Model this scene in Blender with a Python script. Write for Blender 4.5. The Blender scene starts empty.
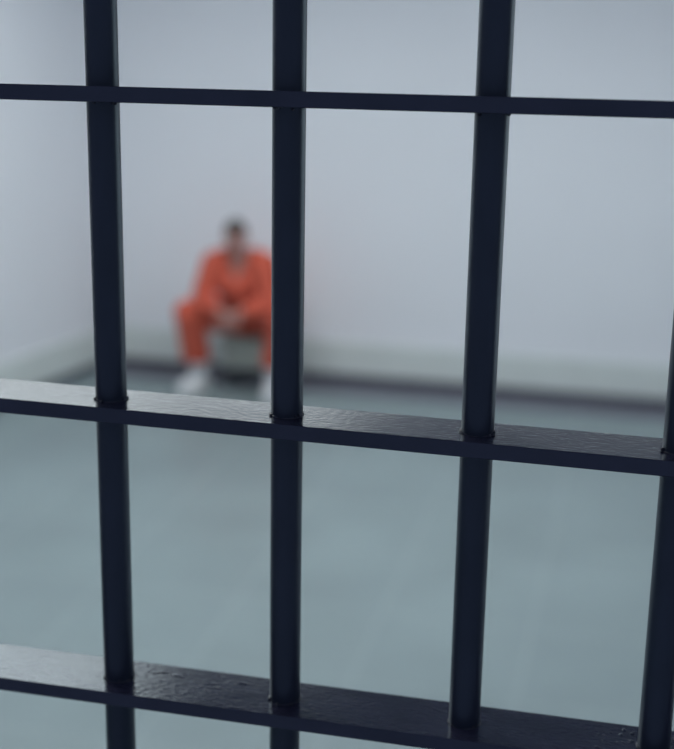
import bpy, bmesh, math, random
from mathutils import Vector, Matrix, noise

random.seed(7)
D = bpy.data
SC = bpy.context.scene
COL = SC.collection
PI = math.pi

# ------------------------------------------------------------------ camera
F_PX, PITCH, YAW, ROLL = 1381.62, 0.2719, -0.2238, 0.0174
CAM = Vector((0.35327, -0.85375, 2.5))
cy_, sy_ = math.cos(YAW), math.sin(YAW)
cp_, sp_ = math.cos(PITCH), math.sin(PITCH)
fw = Vector((sy_ * cp_, cy_ * cp_, -sp_))
rt = Vector((cy_, -sy_, 0))
up = rt.cross(fw)
r2 = math.cos(ROLL) * rt + math.sin(ROLL) * up
u2 = -math.sin(ROLL) * rt + math.cos(ROLL) * up
cam_d = D.cameras.new('camera')
cam = D.objects.new('camera', cam_d)
COL.objects.link(cam)
M = Matrix((r2, u2, -fw)).transposed().to_4x4()
M.translation = CAM
cam.matrix_world = M
cam_d.sensor_fit = 'VERTICAL'
cam_d.sensor_height = 24.0
cam_d.lens = 24.0 * F_PX / 749.0
cam_d.clip_start = 0.02
cam_d.dof.use_dof = True
cam_d.dof.focus_distance = 0.875
cam_d.dof.aperture_fstop = 3.1
SC.camera = cam

# ------------------------------------------------------------------ world, lights, exposure
w = D.worlds.new('world')
SC.world = w
w.use_nodes = True
bg = w.node_tree.nodes['Background']
bg.inputs['Color'].default_value = (0.53, 0.62, 0.93, 1)
bg.inputs['Strength'].default_value = 0.25

# unseen lights: two ceiling panels, an added back panel, an added right-wall glow:
# (centre x, centre y, size x, size y, radiance); built with the ceiling below
CEIL = 3.2
COOL = (0.92, 0.975, 0.985)
PANELS = [(-1.87, 1.5, 2.2, 1.6, 4.1), (-1.70, 3.45, 2.4, 1.7, 1.68), (-0.9, 5.3, 4.6, 0.7, 7.85)]  # the last one is added to brighten the back wall
SIDE_GLOW = (1.6, 5.6, 1.2, 2.9, 1.1, (0.78, 0.92, 1.0))      # y0, y1, z0, z1, radiance, colour

vs = SC.view_settings
SC.display_settings.display_device = 'sRGB'
vs.view_transform = 'Standard'
vs.look = 'None'
vs.exposure = 0.0
vs.gamma = 1.0
vs.use_curve_mapping = False

# ------------------------------------------------------------------ materials
def mat(name, col, rough=0.6, spec=0.5, ior=None, noise_amt=0.0, noise_scale=8.0, bump=0.0, bump_scale=40.0,
        bump_dist=0.002, stretch=None, coat=0.0, detail=4.0, sheen=0.0, rough_var=0.0, tint=None):
    m = D.materials.new(name)
    m.use_nodes = True
    nt = m.node_tree
    b = nt.nodes['Principled BSDF']
    b.inputs['Base Color'].default_value = (*col, 1)
    b.inputs['Roughness'].default_value = rough
    b.inputs['Specular IOR Level'].default_value = spec
    if ior:
        b.inputs['IOR'].default_value = ior
    if coat:
        b.inputs['Coat Weight'].default_value = coat
        b.inputs['Coat Roughness'].default_value = 0.2
    if sheen:
        b.inputs['Sheen Weight'].default_value = sheen
    if tint:
        b.inputs['Specular Tint'].default_value = (*tint, 1)
    tc = nt.nodes.new('ShaderNodeTexCoord')
    mp = nt.nodes.new('ShaderNodeMapping')
    nt.links.new(tc.outputs['Object'], mp.inputs['Vector'])
    if stretch:
        mp.inputs['Scale'].default_value = stretch
    n1 = nt.nodes.new('ShaderNodeTexNoise')
    n1.inputs['Scale'].default_value = noise_scale
    n1.inputs['Detail'].default_value = 5
    nt.links.new(mp.outputs['Vector'], n1.inputs['Vector'])
    rp = nt.nodes.new('ShaderNodeMapRange')
    rp.inputs['From Min'].default_value = 0.3
    rp.inputs['From Max'].default_value = 0.7
    rp.inputs['To Min'].default_value = 1 - noise_amt
    rp.inputs['To Max'].default_value = 1 + noise_amt
    nt.links.new(n1.outputs['Fac'], rp.inputs['Value'])
    hv = nt.nodes.new('ShaderNodeHueSaturation')
    hv.inputs['Color'].default_value = (*col, 1)
    nt.links.new(rp.outputs['Result'], hv.inputs['Value'])
    nt.links.new(hv.outputs['Color'], b.inputs['Base Color'])
    if rough_var:
        rr = nt.nodes.new('ShaderNodeMapRange')
        rr.inputs['From Min'].default_value = 0.3
        rr.inputs['From Max'].default_value = 0.7
        rr.inputs['To Min'].default_value = max(0.02, rough - rough_var)
        rr.inputs['To Max'].default_value = rough + rough_var
        nt.links.new(n1.outputs['Fac'], rr.inputs['Value'])
        nt.links.new(rr.outputs['Result'], b.inputs['Roughness'])
    if bump:
        n2 = nt.nodes.new('ShaderNodeTexNoise')
        n2.inputs['Scale'].default_value = bump_scale
        n2.inputs['Detail'].default_value = detail
        nt.links.new(mp.outputs['Vector'], n2.inputs['Vector'])
        bp = nt.nodes.new('ShaderNodeBump')
        bp.inputs['Strength'].default_value = bump
        bp.inputs['Distance'].default_value = bump_dist
        nt.links.new(n2.outputs['Fac'], bp.inputs['Height'])
        nt.links.new(bp.outputs['Normal'], b.inputs['Normal'])
    return m

TINT = (0.70, 0.88, 1.0)          # the bluish gloss coat
NAVY = (0.024, 0.030, 0.048)
m_wall = mat('white_wall_paint', (0.78, 0.80, 0.84), 0.7, 0.3, noise_amt=0.015, noise_scale=1.2, bump=0.15, bump_scale=60)
m_ceil = mat('ceiling_paint', (0.50, 0.50, 0.62), 0.8, 0.3, noise_amt=0.02, noise_scale=2)
m_skirt = mat('grey_green_skirting', (0.645, 0.695, 0.68), 0.55, 0.4, noise_amt=0.03, noise_scale=4)
m_toe = mat('dark_toe_strip', (0.075, 0.08, 0.10), 0.6, 0.4, noise_amt=0.1)
m_bar = mat('navy_black_bar_paint', NAVY, 0.33, 0.5, ior=1.6, noise_amt=0.15, noise_scale=60, bump=0.12, bump_scale=110, bump_dist=0.001, stretch=(1, 1, 0.35), tint=TINT)
m_cross = mat('navy_black_brushed_gloss_paint', (0.033, 0.033, 0.058), 0.16, 0.5, ior=1.66, noise_amt=0.2, noise_scale=30, bump=0.27, bump_scale=280,
              bump_dist=0.0008, stretch=(0.7, 1.2, 1), detail=3, rough_var=0.03, tint=TINT)
m_weld = mat('weld_bead_paint', NAVY, 0.4, 0.5, ior=1.5, bump=0.4, bump_scale=300, bump_dist=0.0008)
m_orange = mat('orange_cotton', (0.60, 0.112, 0.07), 0.9, 0.15, noise_amt=0.06, noise_scale=20, bump=0.3, bump_scale=30, bump_dist=0.01, sheen=0.1)
m_skin = mat('skin', (0.48, 0.25, 0.215), 0.55, 0.4, noise_amt=0.05, noise_scale=25)
m_lip = mat('lip', (0.36, 0.14, 0.12), 0.5, 0.4)
m_hair = mat('dark_brown_hair', (0.06, 0.05, 0.042), 0.6, 0.3, noise_amt=0.3, noise_scale=80, bump=0.5, bump_scale=180, bump_dist=0.004)
m_shoe = mat('white_canvas', (0.74, 0.76, 0.78), 0.7, 0.3, noise_amt=0.03, noise_scale=30)
m_sole = mat('white_rubber', (0.70, 0.71, 0.72), 0.5, 0.4)
m_eye = mat('eye_white', (0.7, 0.7, 0.7), 0.2, 0.5)
m_iris = mat('brown_iris', (0.03, 0.018, 0.01), 0.2, 0.5)
m_box = mat('grey_green_painted_wood', (0.36, 0.40, 0.37), 0.6, 0.4, noise_amt=0.05, noise_scale=6)

m_border = mat('dark_floor_strip', (0.135, 0.138, 0.175), 0.45, 0.5, noise_amt=0.08, noise_scale=5)

def floor_mat():
    m = D.materials.new('glossy_floor_tiles')
    m.use_nodes = True
    nt = m.node_tree
    b = nt.nodes['Principled BSDF']
    tc = nt.nodes.new('ShaderNodeTexCoord')
    br = nt.nodes.new('ShaderNodeTexBrick')
    br.offset = 0.0
    br.squash = 1.0
    br.inputs['Scale'].default_value = 1.0
    br.inputs['Brick Width'].default_value = 0.62
    br.inputs['Row Height'].default_value = 0.62
    br.inputs['Mortar Size'].default_value = 0.008
    br.inputs['Mortar Smooth'].default_value = 0.3
    br.inputs['Color1'].default_value = (0.230, 0.291, 0.302, 1)
    br.inputs['Color2'].default_value = (0.222, 0.282, 0.294, 1)
    br.inputs['Mortar'].default_value = (0.275, 0.335, 0.35, 1)
    nt.links.new(tc.outputs['Object'], br.inputs['Vector'])
    n = nt.nodes.new('ShaderNodeTexNoise')
    n.inputs['Scale'].default_value = 1.6
    n.inputs['Detail'].default_value = 6
    nt.links.new(tc.outputs['Object'], n.inputs['Vector'])
    rp = nt.nodes.new('ShaderNodeMapRange')
    rp.inputs['From Min'].default_value = 0.3
    rp.inputs['From Max'].default_value = 0.7
    rp.inputs['To Min'].default_value = 0.92
    rp.inputs['To Max'].default_value = 1.08
    nt.links.new(n.outputs['Fac'], rp.inputs['Value'])
    hv = nt.nodes.new('ShaderNodeHueSaturation')
    nt.links.new(br.outputs['Color'], hv.inputs['Color'])
    nt.links.new(rp.outputs['Result'], hv.inputs['Value'])
    nt.links.new(hv.outputs['Color'], b.inputs['Base Color'])
    b.inputs['Roughness'].default_value = 0.4
    b.inputs['Specular IOR Level'].default_value = 0.5
    return m
m_floor = floor_mat()

# ------------------------------------------------------------------ helpers
def link(name, bm, m, parent=None, smooth=False, bevel=0.0, bevel_seg=2):
    me = D.meshes.new(name)
    bm.normal_update()
    bm.to_mesh(me)
    bm.free()
    for mm in (m if isinstance(m, (list, tuple)) else [m]):
        me.materials.append(mm)
    o = D.objects.new(name, me)
    COL.objects.link(o)
    if parent:
        o.parent = parent
    if smooth:
        for p in me.polygons:
            p.use_smooth = True
    if bevel:
        mod = o.modifiers.new('bevel', 'BEVEL')
        mod.width = bevel
        mod.segments = bevel_seg
        mod.limit_method = 'ANGLE'
        for p in me.polygons:
            p.use_smooth = True
        mod.harden_normals = True
    return o

def add_box(bm, x0, x1, y0, y1, z0, z1):
    r = bmesh.ops.create_cube(bm, size=1)
    for v in r['verts']:
        v.co = Vector(((v.co.x + .5) * (x1 - x0) + x0, (v.co.y + .5) * (y1 - y0) + y0, (v.co.z + .5) * (z1 - z0) + z0))
    return r['verts']

def add_prism(bm, pts, z0, z1):
    lo = [bm.verts.new((x, y, z0)) for x, y in pts]
    hi = [bm.verts.new((x, y, z1)) for x, y in pts]
    n = len(pts)
    bm.faces.new(list(reversed(lo)))
    bm.faces.new(hi)
    for i in range(n):
        j = (i + 1) % n
        bm.faces.new((lo[i], lo[j], hi[j], hi[i]))
    bmesh.ops.recalc_face_normals(bm, faces=bm.faces)

def smooth_rim(bm, it=14):
    """relax the cut edge of a shell into a clean hem"""
    bm.edges.ensure_lookup_table()
    rim = {}
    for e in bm.edges:
        if e.is_boundary:
            a, b = e.verts
            rim.setdefault(a, []).append(b); rim.setdefault(b, []).append(a)
    for _ in range(it):
        new = {v: v.co * .4 + (n[0].co + n[1].co) * .3 for v, n in rim.items() if len(n) == 2}
        for v, c in new.items():
            v.co = c
    ring = {v for r in rim for e in r.link_edges for v in e.verts} - set(rim)
    for _ in range(3):
        for v in ring:
            c = Vector((0, 0, 0))
            for e in v.link_edges:
                c += e.other_vert(v).co
            v.co = v.co.lerp(c / len(v.link_edges), .5)

def structure(name, bm, m, bevel=0.0):
    o = link(name, bm, m, bevel=bevel)
    o['kind'] = 'structure'
    return o

def thing(name, label, cat, loc=(0, 0, 0), rotz=0.0):
    o = D.objects.new(name, None)
    o.empty_display_size = 0.1
    COL.objects.link(o)
    o.location = loc
    o.rotation_euler = (0, 0, rotz)
    o['label'] = label
    o['category'] = cat
    return o

# ------------------------------------------------------------------ room shell
CX, CY = -3.19, 7.75             # the back left corner on the floor
LW = math.radians(13.0)          # the left wall opens outwards towards the bars
lx0 = CX - (CY + 2.4) * math.tan(LW)
dl = Vector((-math.sin(LW), -math.cos(LW), 0))   # along the left wall towards the camera
nl = Vector((math.cos(LW), -math.sin(LW), 0))    # into the room
XR = 3.6

bm = bmesh.new(); add_prism(bm, [(lx0 - .3, -2.4), (XR + .2, -2.4), (XR + .2, CY + .2), (CX - .3, CY + .2)], -0.1, 0)
structure('floor', bm, m_floor)
bm = bmesh.new(); add_prism(bm, [(lx0 - .3, -.12), (XR + .2, -.12), (XR + .2, CY + .2), (CX - .3, CY + .2)], CEIL, CEIL + .1)
ceiling = structure('ceiling', bm, m_ceil)
def glow(name, col, strength):
    m = D.materials.new(name)
    m.use_nodes = True
    nt = m.node_tree
    b = nt.nodes['Principled BSDF']
    b.inputs['Base Color'].default_value = (0.7, 0.7, 0.7, 1)
    b.inputs['Emission Color'].default_value = (*col, 1)
    b.inputs['Emission Strength'].default_value = strength
    return m
m_frame = mat('white_metal_frame', (0.5, 0.52, 0.55), 0.5, 0.4)
for x, y, sx, sy, L in PANELS:
    bm = bmesh.new(); add_box(bm, x - sx / 2, x + sx / 2, y - sy / 2, y + sy / 2, CEIL - .022, CEIL - .002)
    link('unseen_light_panel', bm, glow('unseen_lit_panel', COOL, L), ceiling)
    bm = bmesh.new()
    for a0, a1, b0, b1 in ((-sx / 2 - .03, sx / 2 + .03, -sy / 2 - .03, -sy / 2), (-sx / 2 - .03, sx / 2 + .03, sy / 2, sy / 2 + .03),
                           (-sx / 2 - .03, -sx / 2, -sy / 2, sy / 2), (sx / 2, sx / 2 + .03, -sy / 2, sy / 2)):
        add_box(bm, x + a0, x + a1, y + b0, y + b1, CEIL - .03, CEIL)
    link('unseen_light_frame', bm, m_frame, ceiling)
bm = bmesh.new(); add_box(bm, CX - .15, XR + .15, CY, CY + .15, 0, CEIL)
structure('wall_back', bm, m_wall)
def strip_left(d0, d1, t0, t1, z0, z1, name, m, bevel=0):
    c = Vector((CX, CY, 0))
    p = [c + dl * d0 + nl * t0, c + dl * d1 + nl * t0, c + dl * d1 + nl * t1, c + dl * d0 + nl * t1]
    bm = bmesh.new()
    add_prism(bm, [(q.x, q.y) for q in p], z0, z1)
    return structure(name, bm, m, bevel)
LEN = CY / math.cos(LW)
strip_left(-.0, LEN - 0.05, -.15, 0, 0, CEIL, 'wall_left', m_wall)
bm = bmesh.new(); add_box(bm, XR, XR + .15, 0, CY, 0, CEIL)
structure('wall_right', bm, m_wall)
wy0, wy1, wz0, wz1, wL, wcol = SIDE_GLOW
bm = bmesh.new(); add_box(bm, XR - .012, XR - .002, wy0, wy1, wz0, wz1)
side_glow = structure('added_side_glow_1', bm, glow('added_glow_sheet', wcol, wL))  # unseen glowing sheet, added to light the right edges of the bars
bm = bmesh.new()
add_box(bm, XR - .04, XR, wy0 - .06, wy1 + .06, wz0 - .06, wz0); add_box(bm, XR - .04, XR, wy0 - .06, wy1 + .06, wz1, wz1 + .06)
for q in range(5):
    yy = wy0 + (wy1 - wy0) * q / 4
    add_box(bm, XR - .04, XR, yy - (.06 if q == 0 else .02 if q < 4 else 0), yy + (.06 if q == 4 else .02 if q > 0 else 0), wz0, wz1)
link('side_glow_frame', bm, m_frame, side_glow)
# skirting with a dark toe strip at the floor
TOE, SK = 0.055, 0.27
bm = bmesh.new(); add_box(bm, CX, XR, CY - .025, CY, TOE, SK)
structure('baseboard_back', bm, m_skirt, 0.004)
bm = bmesh.new(); add_box(bm, CX, XR, CY - .028, CY, 0, TOE)
structure('trim_1', bm, m_toe)
strip_left(0.02, LEN - .1, 0, .025, TOE, SK, 'baseboard_left', m_skirt, 0.004)
strip_left(0.02, LEN - .1, 0, .028, 0, TOE, 'trim_2', m_toe)

# a darker floor strip along the foot of the back wall
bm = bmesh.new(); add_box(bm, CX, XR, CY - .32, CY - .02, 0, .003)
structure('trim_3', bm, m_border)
# ------------------------------------------------------------------ the bars
S = 0.127
RAD = 0.01075
xs = {i: i * S for i in range(-6, 10)}
xs[1] += -0.0151 * S
xs[2] += -0.0064 * S
bars = thing('cell_bars', 'navy black steel cell bars, round uprights through three flat crossbars, close to the camera', 'bars', (0, 0, 0))
XL, XRB = xs[-6] - .06, xs[9] + .06
#          z_top_mid  depth   thick   slope
cross = [(2.44027, 0.0499, 0.01002, 0.0072),
         (2.22510, 0.0459, 0.01049, -0.0067),
         (2.01467, 0.0503, 0.01010, -0.0020)]
def crossz(k, x):
    z, d, t, sl = cross[k]
    return z + sl * (x - 1.5 * S)
for k, (z, d, t, sl) in enumerate(cross):
    bm = bmesh.new()
    add_box(bm, XL, XRB, 0, d, -t, 0)
    # the topmost bar leans back a little, so its upper face is out of sight
    lean = Matrix.Rotation(math.radians(-4.8 if k == 0 else 0), 4, 'X')
    for v in bm.verts:
        q = lean @ v.co
        v.co = Vector((q.x, q.y - d / 2, q.z + z + sl * (q.x - 1.5 * S)))
    cb = link('crossbar', bm, m_cross, bars, bevel=0.0007, bevel_seg=3)
    if k == 2:
        # dried drips and runs in the paint on the lowest bar
        rnd = random.Random(4)
        spots = [(rnd.uniform(.343, .369), rnd.uniform(-.020, .022), rnd.uniform(.0006, .0014)) for _ in range(26)]
        spots += [(rnd.uniform(.392, .40), rnd.uniform(-.015, .015), rnd.uniform(.0006, .0013)) for _ in range(6)]
        spots += [(.262 + .012 * q + rnd.uniform(-.003, .003), rnd.uniform(-.012, .012), .0007) for q in range(4)]
        def drip(x, y, rx, ry, rz, ang):
            bm = bmesh.new()
            zc = z + sl * (x - 1.5 * S)
            bmesh.ops.create_icosphere(bm, subdivisions=3, radius=1)
            mt = Matrix.Translation((x, y, zc)) @ Matrix.Rotation(ang, 4, 'Z')
            for v in bm.verts:
                c = v.co
                c = Vector((c.x * rx, (c.y + .35 * math.sin(c.x * 5) * (rx > .003)) * ry, c.z * rz))
                v.co = mt @ c
            link('paint_drip', bm, m_cross, cb, smooth=True)
        for x, y, r in spots:
            drip(x, y, r * rnd.uniform(1, 1.8), r, r * .45, rnd.uniform(0, PI))
        for x0, y0, x1, y1 in ((.018, .010, .034, .014), (.036, .012, .047, .010), (.060, .004, .076, .008), (.066, -.001, .080, .002), (.084, .013, .094, .012)):
            drip((x0 + x1) / 2, (y0 + y1) / 2, math.hypot(x1 - x0, y1 - y0) / 2, .0011, .0005, math.atan2(y1 - y0, x1 - x0))

def rod(x, name='upright_bar'):
    bm = bmesh.new()
    seg, n = 40, 60
    rings = []
    for i in range(n + 1):
        z = CEIL * i / n
        rings.append([bm.verts.new((x + RAD * math.cos(2 * PI * a / seg), RAD * math.sin(2 * PI * a / seg), z)) for a in range(seg)])
    for i in range(n):
        for a in range(seg):
            b_ = (a + 1) % seg
            bm.faces.new((rings[i][a], rings[i][b_], rings[i + 1][b_], rings[i + 1][a]))
    bm.faces.new(list(reversed(rings[0]))); bm.faces.new(rings[-1])
    return link(name, bm, m_bar, bars, smooth=True)

def weld(x, z, parent, seed, above=True):
    """lumpy weld collar round an upright where it meets a crossbar"""
    bm = bmesh.new()
    seg, ring = 48, 8
    vs_ = []
    rnd = random.Random(seed)
    for a in range(seg):
        th = 2 * PI * a / seg
        l = 0.5 + 0.5 * noise.noise(Vector((math.cos(th) * 2.3, math.sin(th) * 2.3, seed * 3.7)))
        lump = 0.0003 + 0.0012 * max(0.0, l * 1.5 - .35) + 0.0006 * abs(math.cos(th)) ** 4
        row = []
        for b_ in range(ring):
            ph = 2 * PI * b_ / ring
            rr = RAD - 0.0004 + lump * math.cos(ph)
            row.append(bm.verts.new((x + rr * math.cos(th), rr * math.sin(th), z + lump * 1.1 * math.sin(ph))))
        vs_.append(row)
    for a in range(seg):
        a2 = (a + 1) % seg
        for b_ in range(ring):
            b2 = (b_ + 1) % ring
            bm.faces.new((vs_[a][b_], vs_[a2][b_], vs_[a2][b2], vs_[a][b2]))
    # two or three spatter drops
    for q in range(rnd.choice((2, 3))):
        th = rnd.uniform(PI * 1.0, PI * 2.0)
        r = rnd.uniform(0.0008, 0.0014)
        mt = Matrix.Translation((x + (RAD + r * .5) * math.cos(th), (RAD + r * .5) * math.sin(th), z + (1 if above else -1) * rnd.uniform(0.0003, 0.002)))
        bmesh.ops.create_icosphere(bm, subdivisions=2, radius=r, matrix=mt)
    bmesh.ops.recalc_face_normals(bm, faces=bm.faces)
    return link('weld_bead', bm, m_weld, parent, smooth=True)

for i in sorted(xs):
    o = rod(xs[i])
    if 0 <= i <= 3:
        if i < 3:
            weld(xs[i], crossz(0, xs[i]) - cross[0][2] - .0004, o, i + 11, False)
        weld(xs[i], crossz(1, xs[i]), o, i + 23)
        weld(xs[i], crossz(2, xs[i]), o, i + 37)

# ------------------------------------------------------------------ person
def capsule(bm, a, b, ra, rb, seg=14):
    """tapered capsule from a to b"""
    a, b = Vector(a), Vector(b)
    d = b - a
    L = d.length
    q = d.to_track_quat('Z', 'Y').to_matrix()
    rings = []
    K = 6
    prof = []
    for i in range(K + 1):
        t = -PI / 2 + PI / 2 * i / K
        prof.append((ra * math.cos(t), ra * math.sin(t)))
    for i in range(K + 1):
        t = PI / 2 * i / K
        prof.append((rb * math.cos(t), L + rb * math.sin(t)))
    for r, z in prof[1:-1]:
        rings.append([bm.verts.new(a + q @ Vector((r * math.cos(2 * PI * k / seg), r * math.sin(2 * PI * k / seg), z))) for k in range(seg)])
    p0 = bm.verts.new(a + q @ Vector((0, 0, -ra)))
    p1 = bm.verts.new(a + q @ Vector((0, 0, L + rb)))
    for k in range(seg):
        k2 = (k + 1) % seg
        bm.faces.new((p0, rings[0][k2], rings[0][k]))
        bm.faces.new((p1, rings[-1][k], rings[-1][k2]))
        for i in range(len(rings) - 1):
            bm.faces.new((rings[i][k], rings[i][k2], rings[i + 1][k2], rings[i + 1][k]))

def chain(bm, pts):
    for (a, ra), (b, rb) in zip(pts, pts[1:]):
        capsule(bm, a, b, ra, rb)

def ell(bm, c, r, rot=None, seg=20):
    mt = Matrix.Translation(c)
    if rot is not None:
        mt = mt @ rot
    mt = mt @ Matrix.Diagonal((*r, 1))
    bmesh.ops.create_uvsphere(bm, u_segments=seg, v_segments=seg // 2 + 2, radius=1, matrix=mt)

def fuse(name, bm, m, parent, voxel, smooth=4, fac=0.5, loc=True):
    """weld overlapping shapes into one continuous skin"""
    me = D.meshes.new(name + '_raw')
    bm.to_mesh(me); bm.free()
    o = D.objects.new(name, me)
    COL.objects.link(o)
    r = o.modifiers.new('r', 'REMESH')
    r.mode = 'VOXEL'; r.voxel_size = voxel; r.use_smooth_shade = True
    s = o.modifiers.new('s', 'SMOOTH')
    s.iterations = smooth; s.factor = fac
    dg = bpy.context.evaluated_depsgraph_get()
    new = D.meshes.new_from_object(o.evaluated_get(dg))
    o.modifiers.clear()
    o.data = new
    new.name = name
    D.meshes.remove(me)
    new.materials.clear()
    for mm in (m if isinstance(m, (list, tuple)) else [m]):
        new.materials.append(mm)
    for p in new.polygons:
        p.use_smooth = True
        p.material_index = 0
    if parent:
        o.parent = parent
    return o

# local frame: x to the viewer's right, -y towards the bars, origin on the floor below the hips
PX, PY = -2.108, 7.46
person = thing('person', 'person in orange uniform and white shoes sitting hunched by the wall, hands clasped', 'person', (PX, PY, 0))
V = Vector
hipc = V((0, 0, .46))
hip = {s: V((s * .095, -.02, .45)) for s in (-1, 1)}
knee = {-1: V((-.312, -.335, .540)), 1: V((.295, -.345, .540))}
ankle = {-1: V((-.298, -.185, .095)), 1: V((.195, -.18, .095))}
waist = V((0, -.07, .585)); chest = V((0.0, -.225, .745)); neck0 = V((0.008, -.305, .925))
sho = {-1: V((-.158, -.295, .858)), 1: V((.178, -.295, .868))}
elb = {-1: V((-.222, -.325, .640)), 1: V((.225, -.33, .640))}
wri = {-1: V((-.055, -.440, .580)), 1: V((.040, -.445, .580))}
headc = V((.012, -.385, 1.040))
HT = Matrix.Rotation(math.radians(20), 4, 'X') @ Matrix.Rotation(math.radians(0), 4, 'Z')   # head bent forward
HT = Matrix.Translation(headc) @ Matrix.Rotation(math.radians(8), 4, 'Z') @ Matrix.Rotation(math.radians(24), 4, 'X') @ Matrix.Scale(.90, 4)

bm = bmesh.new()
# torso and limbs
chain(bm, [(hipc + V((-.08, 0, .01)), .10), (hipc + V((.08, 0, .01)), .10)])
chain(bm, [(hipc, .12), (waist, .115), (chest, .125)])
for s in (-1, 1):
    chain(bm, [(chest + V((s * .07, 0, .02)), .10), (sho[s] - V((s * .03, 0, .0)), .066)])
    chain(bm, [(sho[s], .056), (sho[s].lerp(elb[s], .5), .047), (elb[s], .037), (elb[s].lerp(wri[s], .3), .040), (wri[s], .026)])
    chain(bm, [(hip[s], .088), (hip[s].lerp(knee[s], .5), .075), (knee[s], .056), (knee[s].lerp(ankle[s], .35) + V((0, .02, 0)), .055), (ankle[s], .037)])
    chain(bm, [(ankle[s], .036), (ankle[s] + V((s * .03, -.09, -.055)), .032), (ankle[s] + V((s * .05, -.15, -.062)), .026)])
# head
def H(x, y, z):
    return (HT @ V((x, y, z)))
HR = HT.to_3x3().to_4x4()
ell(bm, H(0, .012, .03), (.074, .092, .084), HR)
ell(bm, H(0, -.022, -.03), (.057, .066, .074), HR)
ell(bm, H(0, -.040, -.088), (.034, .036, .026), HR)           # chin
chain(bm, [(H(0, -.080, .008), .007), (H(0, -.098, -.028), .0095)])   # nose
for s in (-1, 1):
    ell(bm, H(s * .011, -.090, -.032), (.007, .009, .007), HR)
    ell(bm, H(s * .036, -.062, -.022), (.022, .022, .020), HR)  # cheek
    ell(bm, H(s * .030, -.078, .020), (.024, .012, .008), HR)   # brow ridge
    ell(bm, H(s * .076, .012, -.012), (.010, .020, .034), HR)   # ear
ell(bm, H(0, -.083, -.056), (.024, .010, .006), HR)             # upper lip
ell(bm, H(0, -.081, -.066), (.021, .010, .006), HR)             # lower lip
chain(bm, [(neck0 - V((0, -.015, .06)), .060), (neck0 + V((0, -.005, .01)), .052), (H(0, .028, -.055), .049)])
# hands: palm, four fingers, thumb, interlocked between the knees
for s in (-1, 1):
    w0 = wri[s]
    fwd = V((-s * .55, -.52, -.62)).normalized()
    side = V((0, -.75, .66)).normalized()
    side = (side - fwd * side.dot(fwd)).normalized()
    inn = fwd.cross(side) * (1 if s > 0 else -1)
    if inn.x * s > 0:
        inn = -inn
    knx = []
    for f in range(4):
        off = (1.5 - f) * .019
        k0 = w0 + fwd * (.085 - abs(1.2 - f) * .004) + side * off
        chain(bm, [(w0 + fwd * .012 + side * off * .5, .017), (k0, .012)])
        ln = (.040, .045, .042, .033)[f]
        cu = (.55, .62, .66, .72)[f]
        a1 = (fwd * (1 - cu * .5) + inn * cu).normalized()
        a2 = (fwd * (.35 - cu * .3) + inn).normalized()
        a3 = (-fwd * .55 + inn * .8).normalized()
        p1 = k0 + a1 * ln
        p2 = p1 + a2 * ln * .62
        p3 = p2 + a3 * ln * .5
        chain(bm, [(k0, .0105), (p1, .0092), (p2, .0085), (p3, .0072)])
    t0 = w0 + fwd * .022 + side * .026
    t1 = t0 + (fwd * .6 + side * .75 + inn * .25).normalized() * .038
    t2 = t1 + (fwd * .85 + inn * .45).normalized() * .030
    t3 = t2 + (fwd * .7 + inn * .7).normalized() * .022
    chain(bm, [(t0, .016), (t1, .012), (t2, .0105), (t3, .009)])
body = fuse('body', bm, [m_skin, m_lip], person, .0055, 3, .5)
mouth = H(0, -.090, -.061)
Hi = HT.inverted()
for p in body.data.polygons:
    c = Hi @ p.center
    if abs(c.x) < .024 and -.072 < c.z < -.051 and c.y < -.082:
        p.material_index = 1

# eyes, brows
for s in (-1, 1):
    bm = bmesh.new()
    ell(bm, H(s * .030, -.0735, .004), (.0115, .009, .0065), HR, 14)
    e = link('eye', bm, m_eye, person, smooth=True)
    bm = bmesh.new()
    ell(bm, H(s * .030, -.0812, .0025), (.0048, .0022, .0048), HR, 12)
    link('iris', bm, m_iris, e, smooth=True)
    bm = bmesh.new()
    chain(bm, [(H(s * .014, -.0865, .021), .0032), (H(s * .032, -.0865, .0245), .0036), (H(s * .049, -.0745, .021), .0026)])
    link('eyebrow', bm, m_hair, person, smooth=True)

# hair: cap over the skull, short at the sides
bm = bmesh.new()
ell(bm, H(0, .016, .038), (.079, .094, .086), HR, 40)
ell(bm, H(0, -.035, .092), (.055, .048, .028), HR, 24)
for v in list(bm.verts):
    c = Hi @ v.co
    if c.y < -.02 and c.z < .058:
        bm.verts.remove(v) if False else None
hair = fuse('hair', bm, m_hair, person, .005, 2, .4)
bm = bmesh.new(); bm.from_mesh(hair.data)
dead = []
for v in bm.verts:
    c = Hi @ v.co
    line = .080 if c.y < -.035 else (.080 - (c.y + .035) * 2.2 if c.y < .02 else -.042 - (c.y - .02) * .3)
    if c.z < line:
        dead.append(v)
bmesh.ops.delete(bm, geom=dead, context='VERTS')
smooth_rim(bm)
bm.to_mesh(hair.data); bm.free()
so = hair.modifiers.new('thick', 'SOLIDIFY'); so.thickness = .006; so.offset = -1

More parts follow.
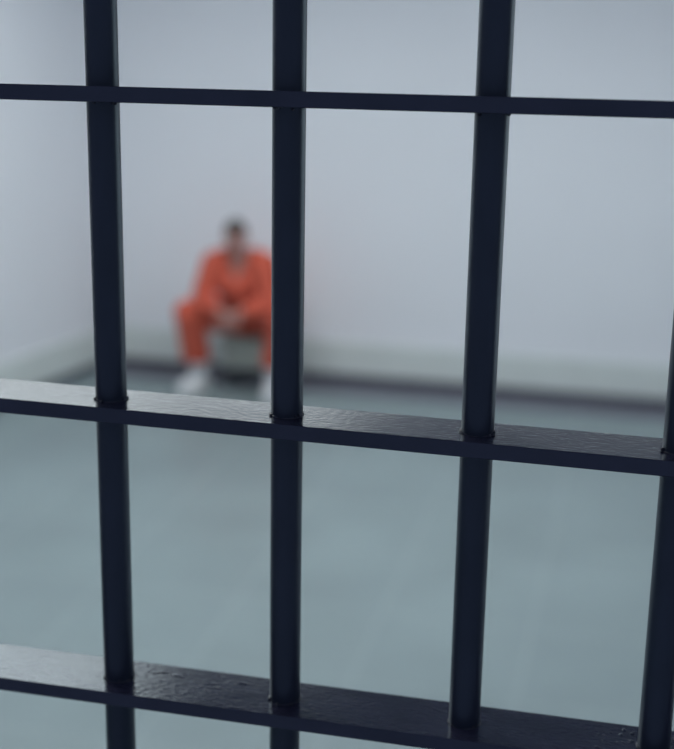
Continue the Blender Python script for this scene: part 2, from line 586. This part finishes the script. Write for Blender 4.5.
# orange shirt: torso, short sleeves; the neck left open in a V
bm = bmesh.new()
chain(bm, [(hipc + V((-.075, -.01, .03)), .125), (hipc + V((.075, -.01, .03)), .125)])
chain(bm, [(hipc + V((0, -.02, .03)), .14), (waist + V((0, -.01, 0)), .15), (chest, .152)])
for s in (-1, 1):
    chain(bm, [(waist + V((s * .05, 0, 0)), .11), (chest + V((s * .075, 0, .01)), .118), (sho[s] - V((s * .035, 0, -.002)), .084)])
    chain(bm, [(neck0 + V((s * .045, .02, -.012)), .056), (neck0.lerp(sho[s], .55) + V((0, .01, .012)), .066), (sho[s], .074)])
    e2 = elb[s].lerp(wri[s], .88)
    chain(bm, [(sho[s], .078), (sho[s].lerp(elb[s], .5), .076), (elb[s], .070), (e2, .052)])
shirt = fuse('shirt', bm, m_orange, person, .009, 4)
bm = bmesh.new(); bm.from_mesh(shirt.data)
dead = []
for v in bm.verts:
    c = v.co
    kill = False
    for s in (-1, 1):
        ax = (wri[s] - elb[s]).normalized()
        fl = (wri[s] - elb[s]).length
        t = (c - elb[s]).dot(ax)
        if fl * .90 < t < fl * 1.3 and (c - elb[s] - ax * t).length < .062 and c.y < -.33:
            kill = True
    # V neck
    d = neck0.y - .0 - c.y
    zb = .775
    if c.y < neck0.y + .02 and c.z > zb and abs(c.x - .005) < (c.z - zb) * .42:
        kill = True
    if (c - (neck0 + V((0, -.01, .03)))).length < .078:
        kill = True
    if kill:
        dead.append(v)
bmesh.ops.delete(bm, geom=dead, context='VERTS')
smooth_rim(bm)
bm.to_mesh(shirt.data); bm.free()
so = shirt.modifiers.new('thick', 'SOLIDIFY'); so.thickness = .006; so.offset = -1

# orange trousers
bm = bmesh.new()
chain(bm, [(hipc + V((-.085, .0, -.005)), .115), (hipc + V((.085, .0, -.005)), .115)])
for s in (-1, 1):
    hem = knee[s].lerp(ankle[s], .86)
    chain(bm, [(hip[s] + V((0, 0, .015)), .115), (hip[s].lerp(knee[s], .55), .100), (knee[s] + V((0, 0, .002)), .090),
               (knee[s].lerp(ankle[s], .4) + V((0, .015, 0)), .094), (hem, .092)])
tro = fuse('trousers', bm, m_orange, person, .009, 4)
bm = bmesh.new(); bm.from_mesh(tro.data)
dead = [v for v in bm.verts if v.co.z < .205 and abs(v.co.x) > .1 and v.co.y < 0.02]
bmesh.ops.delete(bm, geom=dead, context='VERTS')
smooth_rim(bm)
bm.to_mesh(tro.data); bm.free()
so = tro.modifiers.new('thick', 'SOLIDIFY'); so.thickness = .006; so.offset = -1

# white shoes and socks
for s in (-1, 1):
    yaw = math.radians(15 if s < 0 else 8)
    d = V((s * math.sin(yaw), -math.cos(yaw), 0)); sd = V((d.y, -d.x, 0))
    a = V((ankle[s].x, ankle[s].y, 0))
    bm = bmesh.new()
    pts = [(-.065, .042, .056), (-.01, .046, .062), (.06, .050, .058), (.12, .053, .052), (.165, .049, .046)]
    chain(bm, [(a + d * t + V((0, 0, z)), r) for t, r, z in pts])
    chain(bm, [(a + V((0, 0, .06)), .052), (a + V((0, 0, .165)), .056)])
    shoe = fuse('shoe', bm, m_shoe, person, .006, 3)
    for v in shoe.data.vertices:
        v.co.z = max(v.co.z, .012)
    bm = bmesh.new()
    out = []
    for k in range(28):
        t = 2 * PI * k / 28
        L = .052 + .125 * math.cos(t)
        wd = .054 * math.sin(t) * (1 + .12 * math.cos(t))
        q = a + d * (L) + sd * wd
        out.append((q.x, q.y))
    add_prism(bm, out, 0.0, .03)
    link('sole', bm, m_sole, shoe, bevel=.004)
    bm = bmesh.new()
    for k in range(4):
        c = a + d * (.045 + k * .022) + V((0, 0, .093 - k * .006))
        chain(bm, [(c + sd * .024, .0032), (c + V((0, 0, .006)), .0032), (c - sd * .024, .0032)])
    link('laces', bm, m_sole, shoe, smooth=True)
    bm = bmesh.new()
    chain(bm, [(ankle[s], .040), (ankle[s].lerp(knee[s], .25), .050)])
    link('sock', bm, m_shoe, person, smooth=True)

# ------------------------------------------------------------------ what the person sits on
st = thing('low_stool', 'low grey green stool under the person in orange', 'stool', (PX, PY + .02, 0))
bm = bmesh.new(); add_box(bm, -.19, .18, -.112, .15, .30, .333)
link('seat', bm, m_box, st, bevel=.006)
bm = bmesh.new()
add_box(bm, -.17, .165, -.098, .13, .13, .30)
link('apron', bm, m_box, st, bevel=.004)
for sx in (-1, 1):
    for sy in (-1, 1):
        bm = bmesh.new()
        add_box(bm, sx * .142 - .02, sx * .142 + .02, sy * .09 + .016 - .02, sy * .09 + .016 + .02, 0, .14)
        link('leg', bm, m_toe, st, bevel=.002)
